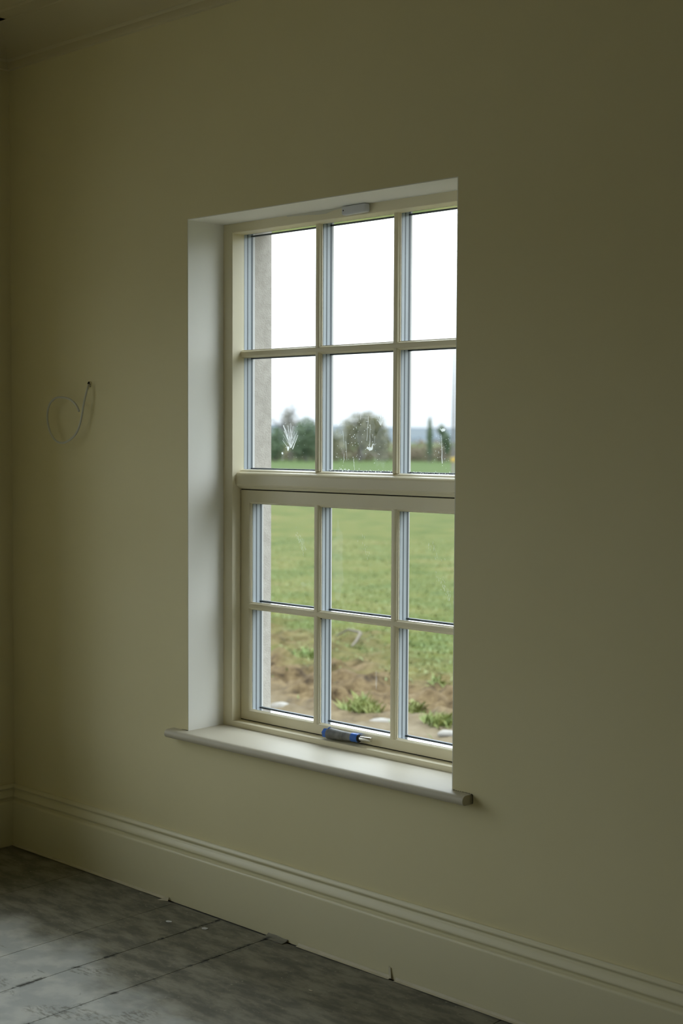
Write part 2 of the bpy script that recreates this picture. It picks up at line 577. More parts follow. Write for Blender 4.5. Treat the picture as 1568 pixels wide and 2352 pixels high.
tag(MB().prism(SK, lambda p, q, s: (XR-p, s, q), YF, 0).build('baseboard_right', 'skirt', smooth=True, angle=50), 'moulded skirting board on the right wall', kind='structure')

# plaster cornice
CV = [(0.0, 2.872), (0.010, 2.874), (0.014, 2.880), (0.014, 2.898), (0.020, 2.904), (0.026, 2.906)]
for k in range(9):
    a = math.pi/2*k/8
    CV.append((0.026+0.104*(1-math.cos(a)), 2.906+0.084*math.sin(a)))
CV += [(0.132, 2.990), (0.137, 2.994), (0.192, 2.994), (0.198, 2.9995), (0.198, 3.0), (0.0, 3.0)]
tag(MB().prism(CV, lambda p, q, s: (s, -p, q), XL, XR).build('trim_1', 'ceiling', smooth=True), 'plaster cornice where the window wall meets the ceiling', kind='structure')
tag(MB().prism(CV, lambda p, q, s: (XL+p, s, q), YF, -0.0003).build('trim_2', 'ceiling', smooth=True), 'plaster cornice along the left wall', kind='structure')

# ------------------------------------------------------------------ window
win = tag(empty('window_1', (0.0, 0.0, WZ0)), 'cream wooden window of twelve panes set deep in the wall', kind='structure')
YG_U, YG_L = 0.202, 0.200
JX = 0.045


def bar_prof(w, p):
    return [(-w/2, 0), (-w/2, -0.0028), (-w/2+0.0022, -0.0038), (-w/2+0.0030, -0.0062), (-w/2+0.0052, -p*0.85), (-w/2+0.0082, -p),
            (w/2-0.0082, -p), (w/2-0.0052, -p*0.85), (w/2-0.0030, -0.0062), (w/2-0.0022, -0.0038), (w/2, -0.0028), (w/2, 0)]


def pane(x0, x1, z0, z1, yg, parent):
    """sealed triple-glazed unit; returns the glass object"""
    g = MB()
    g.box(x0+0.0005, x1-0.0005, yg, yg+0.0344, z0+0.0005, z1-0.0005)
    go = g.build('glass_pane', 'glass', parent)
    holder = go if parent is win else parent
    s = MB()
    for k in (0.0042, 0.0217):
        s.ring([(0, yg+k), (1, yg+k), (1, yg+k+0.0128), (0, yg+k+0.0128)], x0-0.006, x1+0.006, z0-0.006, z1+0.006, .006, .006, .006, .006)
    s.build('spacer', 'spacer', holder)
    d = MB()
    d.ring([(0, yg+0.0171), (1, yg+0.0171), (1, yg+0.0217), (0, yg+0.0217)], x0-0.006, x1+0.006, z0-0.006, z1+0.006, .0058, .0058, .0058, .0058)
    d.ring([(0, yg+0.0346), (0.9, yg+0.0346), (1, yg+0.0360), (1, yg+0.0430), (0, yg+0.0430)], x0-0.006, x1+0.006, z0-0.006, z1+0.006, .0064, .0064, .0098, .0088)
    d.build('seal', 'seal', holder)
    return go


# fixed outer frame
FP = [(0, 0.153), (0.93, 0.153), (0.985, 0.1545), (1, 0.157), (1, 0.2465), (0, 0.2465)]
MB().ring(FP, WX0+0.0025, WX1-0.0025, WZ0+0.0002, WZ1-0.0025, JX-0.0025, JX-0.0025, 0.0168, 0.0300).build('frame', 'frame', win, smooth=True)
MB().ring([(0, 0.2465), (1, 0.2465), (1, 0.2545), (0, 0.2545)], 0.0, WX1, 0.555, 2.245, JX, JX, 0.055, 0.045).build('outer_frame', 'outer', win)

# transom between the fixed light and the opening sash
TP = [(YG_U, 1.4285), (0.1925, 1.4258), (0.1900, 1.4240), (0.1890, 1.4215), (0.1860, 1.4212), (0.1800, 1.4195), (0.1735, 1.4155), (0.1700, 1.4110), (0.1690, 1.4065),
      (0.1690, 1.3800), (0.1715, 1.3755), (0.1765, 1.3730), (0.1800, 1.3722), (0.1820, 1.3690), (0.1885, 1.3655), (0.1900, 1.3640), (0.2465, 1.3640), (0.2465, 1.4285)]
MB().prism(TP, lambda p, q, s: (s, p, q), JX, WX1-JX).build('transom', 'frame', win, smooth=True, angle=28)
MB().box(JX, WX1-JX, 0.2465, 0.2600, 1.350, 1.424).build('outer_transom', 'outer', win)

BX = (0.3965, 0.7195)
# upper fixed light
bw = 0.0255
ux = [JX+0.001, BX[0]-bw/2+0.001, BX[0]+bw/2-0.001, BX[1]-bw/2+0.001, BX[1]+bw/2-0.001, WX1-JX-0.001]
uz = [1.4290, 1.7965, 1.8205, 2.1990]
upanes = {}
for c in range(3):
    for r in range(2):
        upanes[(c, r)] = pane(ux[2*c], ux[2*c+1], uz[2*r], uz[2*r+1], YG_U, win)
for xc in BX:
    MB().prism(bar_prof(bw, 0.0120), lambda p, q, s: (xc+p, YG_U+q-0.0002, s), 1.4280, 2.2000).build('glazing_bar', 'frame', win, smooth=True, angle=28)
    MB().box(xc-0.0105, xc+0.0105, 0.2455, 0.2540, 1.43, 2.20).build('outer_glazing_bar', 'outer', win)
zc = 1.8085
MB().prism(bar_prof(0.0265, 0.0126), lambda p, q, s: (s, YG_U+q-0.0002, zc+p), JX, WX1-JX).build('glazing_bar', 'frame', win, smooth=True, angle=28)
MB().box(JX, WX1-JX, 0.2455, 0.2545, zc-0.0100, zc+0.0075).build('outer_glazing_bar', 'outer', win)

# opening sash below
SX0, SX1, SZ0, SZ1 = JX+0.0022, WX1-JX-0.0022, 0.5955, 1.3605
SP = [(0, 0.1915), (0.02, 0.1905), (0.80, 0.1905), (0.86, 0.1912), (0.92, 0.1940), (0.955, 0.1965), (0.965, 0.1985), (1, 0.1992), (1, 0.2005), (0.86, 0.2007), (0.86, 0.2440), (0, 0.2440)]
sw = 0.0450
sash = MB().ring(SP, SX0, SX1, SZ0, SZ1, sw, sw, 0.0360, sw).build('sash', 'frame', win, smooth=True, angle=28)
MB().ring([(0, 0.2445), (1, 0.2445), (1, 0.2505), (0, 0.2505)], SX0-0.004, SX1+0.004, SZ0-0.006, SZ1+0.006, sw+0.004, sw+0.004, 0.034, sw+0.006).build('outer_sash_frame', 'outer', sash)
MB().ring([(0, 0.1945), (1, 0.1945), (1, 0.2000), (0, 0.2000)], SX0-0.0024, SX1+0.0024, SZ0-0.0034, SZ1+0.0034, .0023, .0023, .0033, .0033).build('sash_gap_shade', 'dark', win)  # dark ring filling the sash gap, its shade put into the colour
lb = 0.0290
lx = [SX0+sw, BX[0]-lb/2+0.001, BX[0]+lb/2-0.001, BX[1]-lb/2+0.001, BX[1]+lb/2-0.001, SX1-sw]
lz = [SZ0+0.0360, 0.9660, 0.9885, SZ1-sw]
for c in range(3):
    for r in range(2):
        pane(lx[2*c], lx[2*c+1], lz[2*r], lz[2*r+1], YG_L, sash)
for xc in BX:
    MB().prism(bar_prof(lb, 0.0105), lambda p, q, s: (xc+p, YG_L+q-0.0002, s), SZ0+0.031, SZ1-sw+0.006).build('glazing_bar', 'frame', sash, smooth=True, angle=28)
    MB().box(xc-0.0115, xc+0.0115, 0.2435, 0.2500, SZ0+0.028, SZ1-sw).build('outer_glazing_bar', 'outer', sash)
zc2 = 0.9773
MB().prism(bar_prof(0.0250, 0.0112), lambda p, q, s: (s, YG_L+q-0.0002, zc2+p), SX0+sw-0.006, SX1-sw+0.006).build('glazing_bar', 'frame', sash, smooth=True, angle=28)
MB().box(SX0+sw, SX1-sw, 0.2435, 0.2502, zc2-0.0085, zc2+0.0060).build('outer_glazing_bar', 'outer', sash)
# tiny black insect on the bar crossing
MB().tube([(0.4122, 0.1985, 0.9610), (0.4118, 0.1982, 0.9645), (0.4112, 0.1985, 0.9675)], [0.0008, 0.0022, 0.0008], 6).build('dirt_speck', 'dark', sash)

# window board with rounded nosing
sb = MB()
sb.box(WX0+0.0003, WX1-0.0003, 0.0, 0.1990, 0.5478, WZ0)
np_ = [(0.0, 0.5475), (0.0, 0.5750)]
for k in range(9):
    a = math.pi/2 + math.pi*k/8
    np_.append((-0.0270+0.01375*math.cos(a), 0.56125+0.01375*math.sin(a)))
sb.prism(np_, lambda p, q, s: (s, p, q), -0.0720, 1.1700)
sill = sb.build('window_sill', 'sill', win, smooth=True)
sill['label'] = 'white painted window board with rounded front edge'
# rounded return at the left end
lr = MB()
lr.tube([(-0.0715, -0.0135, 0.56125), (-0.0745, -0.0135, 0.56125), (-0.0765, -0.0135, 0.56125)], [0.0138, 0.0128, 0.0090], 14)
lr.build('sill_end', 'sill', sill, smooth=True)
# cracked filler line along the sill horns
cr = MB()
pts = [(1.1735, -0.0009, 0.5490), (1.1742, -0.0009, 0.5560), (1.1738, -0.0009, 0.5660), (1.1735, -0.0009, 0.5725), (1.1700, -0.0009, 0.5762)]
cr.tube(pts, [0.0010, 0.0012, 0.0011, 0.0014, 0.0006], 5)
x = 1.165
while x > 1.110:
    l = random.uniform(0.003, 0.012)
    cr.tube([(x, -0.0007, 0.5757), (x-l, -0.0007, 0.5757)], 0.0006, 5)
    x -= l+random.uniform(0.002, 0.006)
cr.tube([(-0.001, -0.0007, 0.5757), (-0.014, -0.0007, 0.5757), (-0.030, -0.0007, 0.5760)], [0.0008, 0.0006, 0.0003], 5)
cr.build('crack', 'dark', sill)
# outside stone sill
MB().prism([(0.262, 0.50), (0.40, 0.50), (0.40, 0.545), (0.262, 0.5545)], lambda p, q, s: (s, p, q), -0.05, 1.155).build('stone_sill', 'concrete', win)


# dirt and splashes on the glass (x, z on the pane)
def stroke(b, p, q, w0, w1, y, jit=0.0):
    p, q = Vector((p[0], 0, p[1])), Vector((q[0], 0, q[1]))
    n = 5
    d = (q-p)
    s = Vector((-d.z, 0, d.x)).normalized()
    vs = []
    for i in range(n+1):
        t = i/n
        c = p+d*t + s*random.uniform(-jit, jit)*(0 if i in (0, n) else 1)
        w = (w0+(w1-w0)*t)*random.uniform(0.6, 1.25)/2
        vs += [(c.x-s.x*w, y, c.z-s.z*w), (c.x+s.x*w, y, c.z+s.z*w)]
    b.add(vs, [(2*i, 2*i+1, 2*i+3, 2*i+2) for i in range(n)])


def blob(b, x, z, rx, rz, y, seg=9):
    vs = [(x, y, z)]
    for k in range(seg):
        a = 2*math.pi*k/seg
        r = random.uniform(0.65, 1.2)
        vs.append((x+rx*r*math.cos(a), y, z+rz*r*math.sin(a)))
    b.add(vs, [(0, 1+k, 1+(k+1) % seg) for k in range(seg)])


def fan(b, x, z, h, wl, wr, n, y):
    for i in range(n):
        t = i/(n-1)
        tx = x-wl+(wl+wr)*t+random.uniform(-.002, .002)
        hh = h*random.uniform(0.62, 1.0)*(1-0.25*abs(2*t-1))
        a0 = random.uniform(0.0, 0.45)
        sx, sz = x+(tx-x)*a0, z+hh*a0
        stroke(b, (sx, sz), (tx, z+hh), 0.0016, 0.0009, y, 0.0008)


YU, YL = YG_U-0.0004, YG_L-0.0004
b = MB()
fan(b, 0.2717, 1.5000, 0.084, 0.036, 0.028, 26, YU)
stroke(b, (0.2360, 1.5740), (0.2690, 1.5010), 0.0035, 0.0020, YU, 0.0006)
stroke(b, (0.2780, 1.4970), (0.3020, 1.5420), 0.0030, 0.0028, YU, 0.0006)
stroke(b, (0.2330, 1.5260), (0.2560, 1.5020), 0.0012, 0.0020, YU, 0.0006)
blob(b, 0.2580, 1.4990, 0.0055, 0.0080, YU)
blob(b, 0.2315, 1.4830, 0.0040, 0.0040, YU)
for k in range(26):
    blob(b, random.uniform(.235, .335), random.uniform(1.47, 1.60), random.uniform(.0005, .0013), random.uniform(.0005, .0016), YU, 6)
b.build('splash_mark', 'smear', upanes[(0, 0)], recalc=False)
b = MB()
blob(b, 0.2330, 1.4700, 0.0085, 0.0180, YU, 12)
blob(b, 0.2680, 1.5380, 0.0300, 0.0350, YU, 14)
b.build('smudge', 'film', upanes[(0, 0)], recalc=False)
b = MB()
fan(b, 0.6550, 1.5700, 0.050, 0.013, 0.014, 16, YU)
blob(b, 0.6120, 1.5010, 0.0095, 0.0070, YU, 11)
blob(b, 0.6035, 1.5035, 0.0055, 0.0045, YU)
stroke(b, (0.6180, 1.4990), (0.6260, 1.5180), 0.0065, 0.0015, YU, 0.001)
stroke(b, (0.6240, 1.5130), (0.6380, 1.5165), 0.0020, 0.0006, YU, 0.001)
for k in range(75):
    blob(b, random.uniform(.47, .69), random.uniform(1.445, 1.60), random.uniform(.0005, .0016), random.uniform(.0006, .0022), YU, 6)
for (x, z, l) in ((0.498, 1.556, 0.045), (0.512, 1.52, 0.055), (0.604, 1.60, 0.075), (0.612, 1.575, 0.08), (0.632, 1.54, 0.03), (0.505, 1.485, 0.03), (0.545, 1.47, 0.035), (0.575, 1.62, 0.03)):
    stroke(b, (x, z), (x+random.uniform(-.006, .008), z-l), 0.0013, 0.0009, YU, 0.0012)
for k in range(70):
    blob(b, random.uniform(.41, .70), 1.4300+abs(random.gauss(0, .004)), random.uniform(.0008, .0022), random.uniform(.0006, .0018), YU, 6)
b.build('splash_mark', 'smear', upanes[(1, 0)], recalc=False)
b = MB()
for (x, z, rx, rz) in ((0.60, 1.54, 0.04, 0.07), (0.50, 1.53, 0.02, 0.06), (0.66, 1.50, 0.03, 0.06)):
    blob(b, x, z, rx, rz, YU, 14)
b.build('smudge', 'film', upanes[(1, 0)], recalc=False)
b = MB()
blob(b, 0.8970, 1.5580, 0.0070, 0.0060, YU)
stroke(b, (0.8850, 1.5590), (0.8960, 1.5560), 0.0015, 0.0040, YU, 0.001)
stroke(b, (0.8900, 1.5450), (0.8950, 1.4610), 0.0010, 0.0022, YU, 0.0015)
for k in range(60):
    blob(b, random.gauss(.890, .022), random.gauss(1.515, .03), random.uniform(.0005, .0012), random.uniform(.0005, .0016), YU, 6)
for k in range(30):
    blob(b, random.uniform(.74, .95), 1.4300+abs(random.gauss(0, .003)), random.uniform(.0008, .002), random.uniform(.0006, .0016), YU, 6)
b.build('splash_mark', 'smear', upanes[(2, 0)], recalc=False)
b = MB()
for (x0, z0, x1, z1, n) in ((0.295, 1.235, 0.335, 1.175, 34), (0.88, 1.135, 0.935, 1.07, 40), (0.575, 1.24, 0.605, 1.18, 14), (0.85, 1.23, 0.90, 1.18, 16)):
    for k in range(n):
        t = random.random()
        x = x0+(x1-x0)*t+random.gauss(0, .006); z = z0+(z1-z0)*t+random.gauss(0, .008)
        stroke(b, (x, z), (x+random.uniform(-.003, .005), z-random.uniform(.003, .010)), 0.0007, 0.0010, YL)
b.build('splash_mark', 'faint', sash, recalc=False)
b = MB()
blob(b, 0.325, 1.200, 0.010, 0.020, YL, 12)
blob(b, 0.333, 1.066, 0.014, 0.009, YL, 12)
blob(b, 0.645, 0.798, 0.0055, 0.032, YL, 12)
blob(b, 0.645, 0.790, 0.0040, 0.020, YL-0.0001, 12)
blob(b, 0.48, 1.14, 0.030, 0.13, YL, 16)
b.build('smudge', 'film', sash, recalc=False)

# small white plastic box screwed to the head of the frame, old sealant beside it
sb_ = MB().box(0.5530, 0.6520, 0.1305, 0.1528, 2.2030, 2.2295).build('window_contact_box', 'plastic', None, origin=(0.6025, 0.1528, 2.2163), bevel=0.006, segs=3, smooth=True)
sb_.rotation_euler = (0, R(-1.2), 0)
tag(sb_, 'small white plastic sensor box fixed to the top of the window frame', 'sensor box')
MB().tube([(0.5625, 0.1302, 2.2165), (0.5625, 0.1312, 2.2165)], 0.0022, 10).build('screw_hole', 'dark', sb_)
b = MB()
for (x, z, l) in ((0.548, 2.2285, 0.016), (0.556, 2.2298, 0.014), (0.552, 2.2280, 0.010)):
    b.tube([(x, 0.1515, z), (x+l*0.5, 0.146, z-0.002), (x+l, 0.1450, z+0.001)], [0.0022, 0.0030, 0.0012], 6)
b.build('peeling_sealant', 'sealant', win, smooth=True)
b = MB()
b.add([(0.30, 0.1527, 2.2265), (0.54, 0.1527, 2.2270), (0.54, 0.1527, 2.2298), (0.30, 0.1527, 2.2298), (0.47, 0.1527, 2.2190), (0.43, 0.1527, 2.2195), (0.50, 0.1527, 2.2255), (0.38, 0.1527, 2.2235)], [(3, 0, 7, 5, 4, 6, 1, 2)])
b.v += [(p[0], p[1]-0.0012, p[2]) for p in b.v[:8]]
b.f.append(tuple(i+8 for i in (3, 0, 7, 5, 4, 6, 1, 2)))
lp = (3, 0, 7, 5, 4, 6, 1, 2)
for i in range(8):
    a, c = lp[i], lp[(i+1) % 8]
    b.f.append((a, c, c+8, a+8))
b.build('sealant_smear', 'sealant', win)

# hand tool lying on the ledge
A = Vector((0.4520, 0.1690, 0.6105)); Bv = Vector((0.6500, 0.1745, 0.6155))
ax = (Bv-A).normalized()
tool = tag(empty('hand_tool', (A+Bv)/2), 'grey hand tool with blue ends and steel shaft on the window ledge', 'tool')


def along(name, m, stops, seg=20, **k):
    return MB().tube([A+ax*s for s, r in stops], [r for s, r in stops], seg).build(name, m, tool, smooth=True, **k)


along('grip', 'grip', [(0.020, 0.0135), (0.022, 0.0170), (0.030, 0.0174), (0.055, 0.0160), (0.085, 0.0140), (0.112, 0.0132), (0.126, 0.0130), (0.127, 0.0120)])
along('collar', 'blue', [(0.120, 0.0128), (0.1205, 0.0137), (0.143, 0.0132), (0.146, 0.0122)])
along('bore_ring', 'dark', [(0.1455, 0.0118), (0.149, 0.0122), (0.1505, 0.0105), (0.1505, 0.0080)])
along('shaft', 'steel', [(0.148, 0.0072), (0.1950, 0.0072), (0.1965, 0.0066)])
cap = along('end_cap', 'blue', [(0.004, 0.0105), (0.005, 0.0150), (0.016, 0.0160), (0.023, 0.0150), (0.024, 0.0130)], seg=6)
b = MB()
b.add([A+ax*0.010+Vector((0, -0.004, 0.010)), A+ax*0.022+Vector((0, -0.012, 0.010)), A+ax*0.030+Vector((0, -0.004, 0.0225)), A+ax*0.028+Vector((0, 0.004, 0.0205)), A+ax*0.012+Vector((0, 0.006, 0.012))],
      [(0, 1, 2), (0, 2, 3), (0, 3, 4), (0, 4, 1), (1, 4, 3), (1, 3, 2)])
b.build('fin', 'blue', cap)
b = MB()
b.tube([A+ax*0.137+Vector((0, 0, -0.0125)), A+ax*0.139+Vector((0, 0, -0.0175))], [0.0030, 0.0022], 8)
b.build('clip', 'grip', tool, smooth=True)

# ------------------------------------------------------------------ unseen left-wall windows, middle and furthest added to brighten the room
lab2 = ['window in the left wall next to the corner', 'middle left-wall window, added out of view to brighten the room', 'furthest left-wall window, added out of view to brighten the room']
for i, (wl_, st_) in enumerate(OTHER):
    w = tag(empty('window_%d' % (i+2), (0, 0, WZ0)), lab2[i], kind='structure')
    MB().ring(FP, 0.0025, WX1-0.0025, HZ0, WZ1-0.0025, JX, JX, 0.045, 0.030).build('frame', 'frame', w)
    MB().ring([(0, 0.2465), (1, 0.2465), (1, 0.2545), (0, 0.2545)], 0.0, WX1, 0.540, 2.245, JX, JX, 0.055, 0.045).build('outer_frame', 'outer', w)
    MB().box(JX, WX1-JX, 0.19, 0.25, 1.345, 1.425).build('transom', 'frame', w)
    for xc in BX:
        MB().box(xc-0.0125, xc+0.0125, 0.19, 0.25, 0.59, 2.205).build('glazing_bar', 'frame', w)
    for zz in (0.975, 1.8085):
        MB().box(JX, WX1-JX, 0.1902, 0.2502, zz-0.0125, zz+0.0125).build('glazing_bar', 'frame', w)
    MB().box(JX, WX1-JX, 0.205, 0.235, 0.592, 2.203).build('glass_pane', 'glass', w)
    MB().box(0.0003, WX1-0.0003, -0.02, 0.152, HZ0+0.0003, WZ0).build('window_sill', 'sill', w)
    if wl_ == 'left':
        w.location = (XL, st_, WZ0); w.rotation_euler = (0, 0, R(90))
    else:
        w.location = (st_+WX1, YF, WZ0); w.rotation_euler = (0, 0, R(180))

# ------------------------------------------------------------------ cable on the wall
CP = [(-0.522, 0.015, 1.717), (-0.520, -0.004, 1.714), (-0.508, -0.020, 1.698), (-0.510, -0.028, 1.668), (-0.518, -0.030, 1.638), (-0.527, -0.030, 1.605), (-0.541, -0.031, 1.568),
      (-0.570, -0.032, 1.535), (-0.6236, -0.032, 1.5135), (-0.670, -0.034, 1.517), (-0.706, -0.036, 1.550), (-0.7225, -0.036, 1.600), (-0.711, -0.036, 1.645),
      (-0.676, -0.035, 1.669), (-0.635, -0.034, 1.672), (-0.590, -0.034, 1.664), (-0.552, -0.036, 1.645), (-0.532, -0.038, 1.622)]
cp = [Vector(p) for p in CP]
sm = []
for i in range(len(cp)-1):
    p0, p1, p2, p3 = cp[max(i-1, 0)], cp[i], cp[i+1], cp[min(i+2, len(cp)-1)]
    for k in range(6):
        t = k/6
        sm.append(0.5*((2*p1)+(p2-p0)*t+(2*p0-5*p1+4*p2-p3)*t*t+(3*p1-p0-3*p2+p3)*t*t*t))
sm.append(cp[-1])
rad = [0.0036]*len(sm)
cab = MB().tube(sm, rad, 10).build('electric_cable', 'cable', smooth=True)
tag(cab, 'looped white electric cable hanging from a hole in the wall', 'cable')
b = MB()
for (dx, dz, r) in ((0, 0, 0.0075), (-0.004, 0.002, 0.004), (0.006, -0.010, 0.0025)):
    vs = [(-0.5235+dx, -0.0006, 1.7190+dz)]
    for k in range(12):
        a = 2*math.pi*k/12
        rr = r*random.uniform(0.75, 1.2)
        vs.append((-0.5235+dx+rr*1.2*math.cos(a), -0.0006, 1.7190+dz+rr*math.sin(a)))
    b.add(vs, [(0, 1+k, 1+(k+1) % 12) for k in range(12)])
b.build('cable_hole_shade', 'dark', wall_back, recalc=False)  # flat dark discs on the wall, shade of the hole painted in
b = MB()
b.tube([(-0.530, -0.001, 1.708), (-0.525, -0.004, 1.702), (-0.519, -0.001, 1.704)], [0.002, 0.004, 0.0015], 6)
b.tube([(-0.516, -0.001, 1.726), (-0.513, -0.003, 1.722), (-0.511, -0.001, 1.716)], [0.0015, 0.0025, 0.001], 6)
b.build('plaster_lip', 'wall', wall_back, smooth=True)

# ------------------------------------------------------------------ masking tape at the foot of the skirting
def tape(x0, x1, h, lean, label, n=24, y0=-0.0227):
    b = MB()
    th = 0.0008
    for i in range(n+1):
        x = x0+(x1-x0)*i/n
        w = 0.0010*noise.noise(Vector((x*9, 3.3, 0)))
        yt, zt = y0-0.0004, h+w
        ym, zm = y0-lean*0.25, 0.0035
        yb, zb = y0-lean, 0.0030+abs(w)*0.6
        for (y, z) in ((yt, zt), (ym, zm), (yb, zb), (yb, zb-th), (ym-0.0002, zm-th), (yt+0.0003, zt)):
            b.v.append((x, y, z))
    for i in range(n):
        for k in range(6):
            l = (k+1) % 6
            b.f.append((i*6+k, i*6+l, (i+1)*6+l, (i+1)*6+k))
    b.f.append(tuple(range(6))); b.f.append(tuple(n*6+k for k in range(6)))
    return tag(b.build('masking_tape', 'tape', smooth=True), label, 'tape', group='tape along the skirting foot')


tape(0.535, 0.905, 0.010, 0.012, 'strip of paint-covered masking tape ending at the upright tape tail')
tape(0.925, 2.40, 0.010, 0.012, 'strip of paint-covered masking tape running right from the upright tail')
tape(-0.978, -0.075, 0.008, 0.009, 'yellowish strip of masking tape along the skirting in the left corner')
b = MB()
pr = [(0.9015, -0.0250, 0.0040), (0.9100, -0.0260, 0.0030), (0.9050, -0.0235, 0.034), (0.8975, -0.0232, 0.036)]
b.add(pr+[(p[0], p[1]-0.0009, p[2]) for p in pr], [(0, 1, 2, 3), (7, 6, 5, 4), (0, 4, 5, 1), (1, 5, 6, 2), (2, 6, 7, 3), (3, 7, 4, 0)])
tag(b.build('tape_tail', 'tape'), 'short upright tail of tape sticking up against the skirting', 'tape')
b = MB()
pr = [(-0.098, -0.050, 0.0020), (-0.062, -0.034, 0.0025), (-0.070, -0.024, 0.013), (-0.082, -0.030, 0.008)]
b.add(pr+[(p[0], p[1], p[2]-0.0009) for p in pr], [(0, 1, 2, 3), (7, 6, 5, 4), (0, 4, 5, 1), (1, 5, 6, 2), (2, 6, 7, 3), (3, 7, 4, 0)])
tag(b.build('paper_flap', 'tape'), 'small curled paper flap at the foot of the skirting', 'paper scrap')
b = MB()
n = 14
for i in range(n+1):
    x = 0.405+0.085*i/n
    z = 0.003+0.006*abs(noise.noise(Vector((x*30, 0, 2))))
    b.v += [(x, -0.0235, 0.010+0.004*noise.noise(Vector((x*20, 1, 0)))), (x, -0.032, z), (x, -0.048+0.01*noise.noise(Vector((x*25, 4, 0))), 0.0018), (x, -0.047, 0.0009), (x, -0.030, 0.0015), (x, -0.0228, 0.004)]
for i in range(n):
    for k in range(6):
        l = (k+1) % 6
        b.f.append((i*6+k, i*6+l, (i+1)*6+l, (i+1)*6+k))
b.f.append(tuple(range(6))); b.f.append(tuple(n*6+k for k in range(6)))
tag(b.build('crumpled_tape', 'sheet', smooth=True), 'crumpled grey tape at the end of the floor board joint', 'tape')
# paint flecks and wood chips on the boards
for (x, y, rx, lab) in ((0.088, -0.155, 0.011, 'round white paint drip on the floor board nearest the curled flap'),
                        (0.217, -0.118, 0.012, 'white paint drip on the floor board beside the lifted joint'),
                        (0.80, -0.24, 0.008, 'thin pale wood chip lying on the dark floor board')):
    b = MB()
    vs = [(x, y, 0.0024)]
    for k in range(11):
        a = 2*math.pi*k/11
        r = rx*random.uniform(0.8, 1.15)
        vs.append((x+r*math.cos(a), y+r*math.sin(a)*(0.8 if rx > .009 else .3), 0.0012))
    b.add(vs, [(0, 1+k, 1+(k+1) % 11) for k in range(11)]+[tuple(range(1, 12))[::-1]])
    tag(b.build('paint_drip' if rx > .009 else 'wood_chip', 'plastic' if rx > .009 else 'tape'), lab, 'paint drip' if rx > .009 else 'wood chip')

# ------------------------------------------------------------------ outside: ground
GZ = -0.25


def axis(a, b, fine, lo, hi, grow=1.09):
    out = []
    x = a
    while x <= b:
        out.append(x); x += fine
    s = fine; x = out[-1]
    while x < hi:
        s *= grow; x += s; out.append(x)
    s = fine; x = a; pre = []
    while x > lo:
        s *= grow; x -= s; pre.append(x)
    return pre[::-1]+out


def cover(x, y):
    yb = 4.95+max(0.0, -2.8-x)*0.36
    n = noise.noise(Vector((x*0.9, y*0.9, 0)))*0.9+noise.noise(Vector((x*2.7, y*2.7, 5)))*0.55
    g = min(1.0, max(0.0, 0.5+(y-yb+n)*1.1))
    gr = min(1.0, max(0.0, 0.5+(3.75-y-0.35*(x+2.3)*-0.3+n*0.35)*2.2))
    fa = min(1.0, max(0.0, (math.hypot(x-3.4, y+3)-32)/22.0))
    return g, gr*(1-g), fa


def height(x, y):
    g, gr, fa = cover(x, y)
    lump = 0.6*noise.fractal(Vector((x*2.2, y*3.0, 1.0)), 0.8, 2.1, 3)+0.75*noise.fractal(Vector((x*5.0, y*6.0, 4.0)), 0.6, 2.1, 3)
    k = 0.105*(1-g)*(1-0.75*gr)+0.022*g
    return GZ+lump*k+0.03*noise.noise(Vector((x*0.3, y*0.3, 9)))*(1-fa)


gx = axis(-7.0, -0.2, 0.055, -420, 260)
gy = axis(2.2, 7.6, 0.055, 0.3, 420)
gv = [(x, y, height(x, y)) for y in gy for x in gx]
nx = len(gx)
gf = [(j*nx+i, j*nx+i+1, (j+1)*nx+i+1, (j+1)*nx+i) for j in range(len(gy)-1) for i in range(nx-1)]
gm = bpy.data.meshes.new('ground')
gm.from_pydata(gv, [], gf)
at = gm.color_attributes.new('cover', 'FLOAT_COLOR', 'POINT')
for i, p in enumerate(gv):
    g, gr, fa = cover(p[0], p[1])
    at.data[i].color = (g, gr, fa, 1)
gm.shade_smooth()
gm.materials.append(M['ground'])
go = bpy.data.objects.new('ground', gm)
COL.objects.link(go)
tag(go, 'rough ground outside, bare earth near the house turning to meadow', kind='structure')

# short grass of the near meadow, too many blades to count
b = MB()


def blade(b, x, y, z, h, w, lean):
    a = random.uniform(0, 6.283)
    dx, dy = math.cos(a)*w, math.sin(a)*w
    lx_, ly_ = math.cos(a+1.6)*lean, math.sin(a+1.6)*lean
    k = len(b.v)
    b.v += [(x-dx, y-dy, z), (x+dx, y+dy, z), (x+dx*.7+lx_*.4, y+dy*.7+ly_*.4, z+h*.6), (x+lx_, y+ly_, z+h)]
    b.f += [(k, k+1, k+2), (k, k+2, k+3)]


rs = random.Random(3)
cnt = 0
while cnt < 26000:
    d = 6.0+14.0*rs.random()**1.5
    a = rs.uniform(R(18), R(72))
    x, y = 3.46-d*math.sin(a)*1.25, -2.96+d*math.cos(a)*1.25
    if y < 3.0 or x < -20 or x > 2:
        continue
    g, gr, fa = cover(x, y)
    if (x+4.5)**2+(y-5.15)**2 < 0.09 or rs.random() > g*0.95+0.005:
        continue
    cnt += 1
    z = height(x, y)
    h = rs.uniform(0.012, 0.035)*(1.0+0.6*max(0, noise.noise(Vector((x*1.5, y*1.5, 2)))))
    blade(b, x, y, z-0.005, h, rs.uniform(0.004, 0.009), rs.uniform(0.01, 0.05))
tag(b.build('meadow_grass', 'blade', recalc=False), 'short green grass growing over the near meadow', 'grass', kind='stuff')

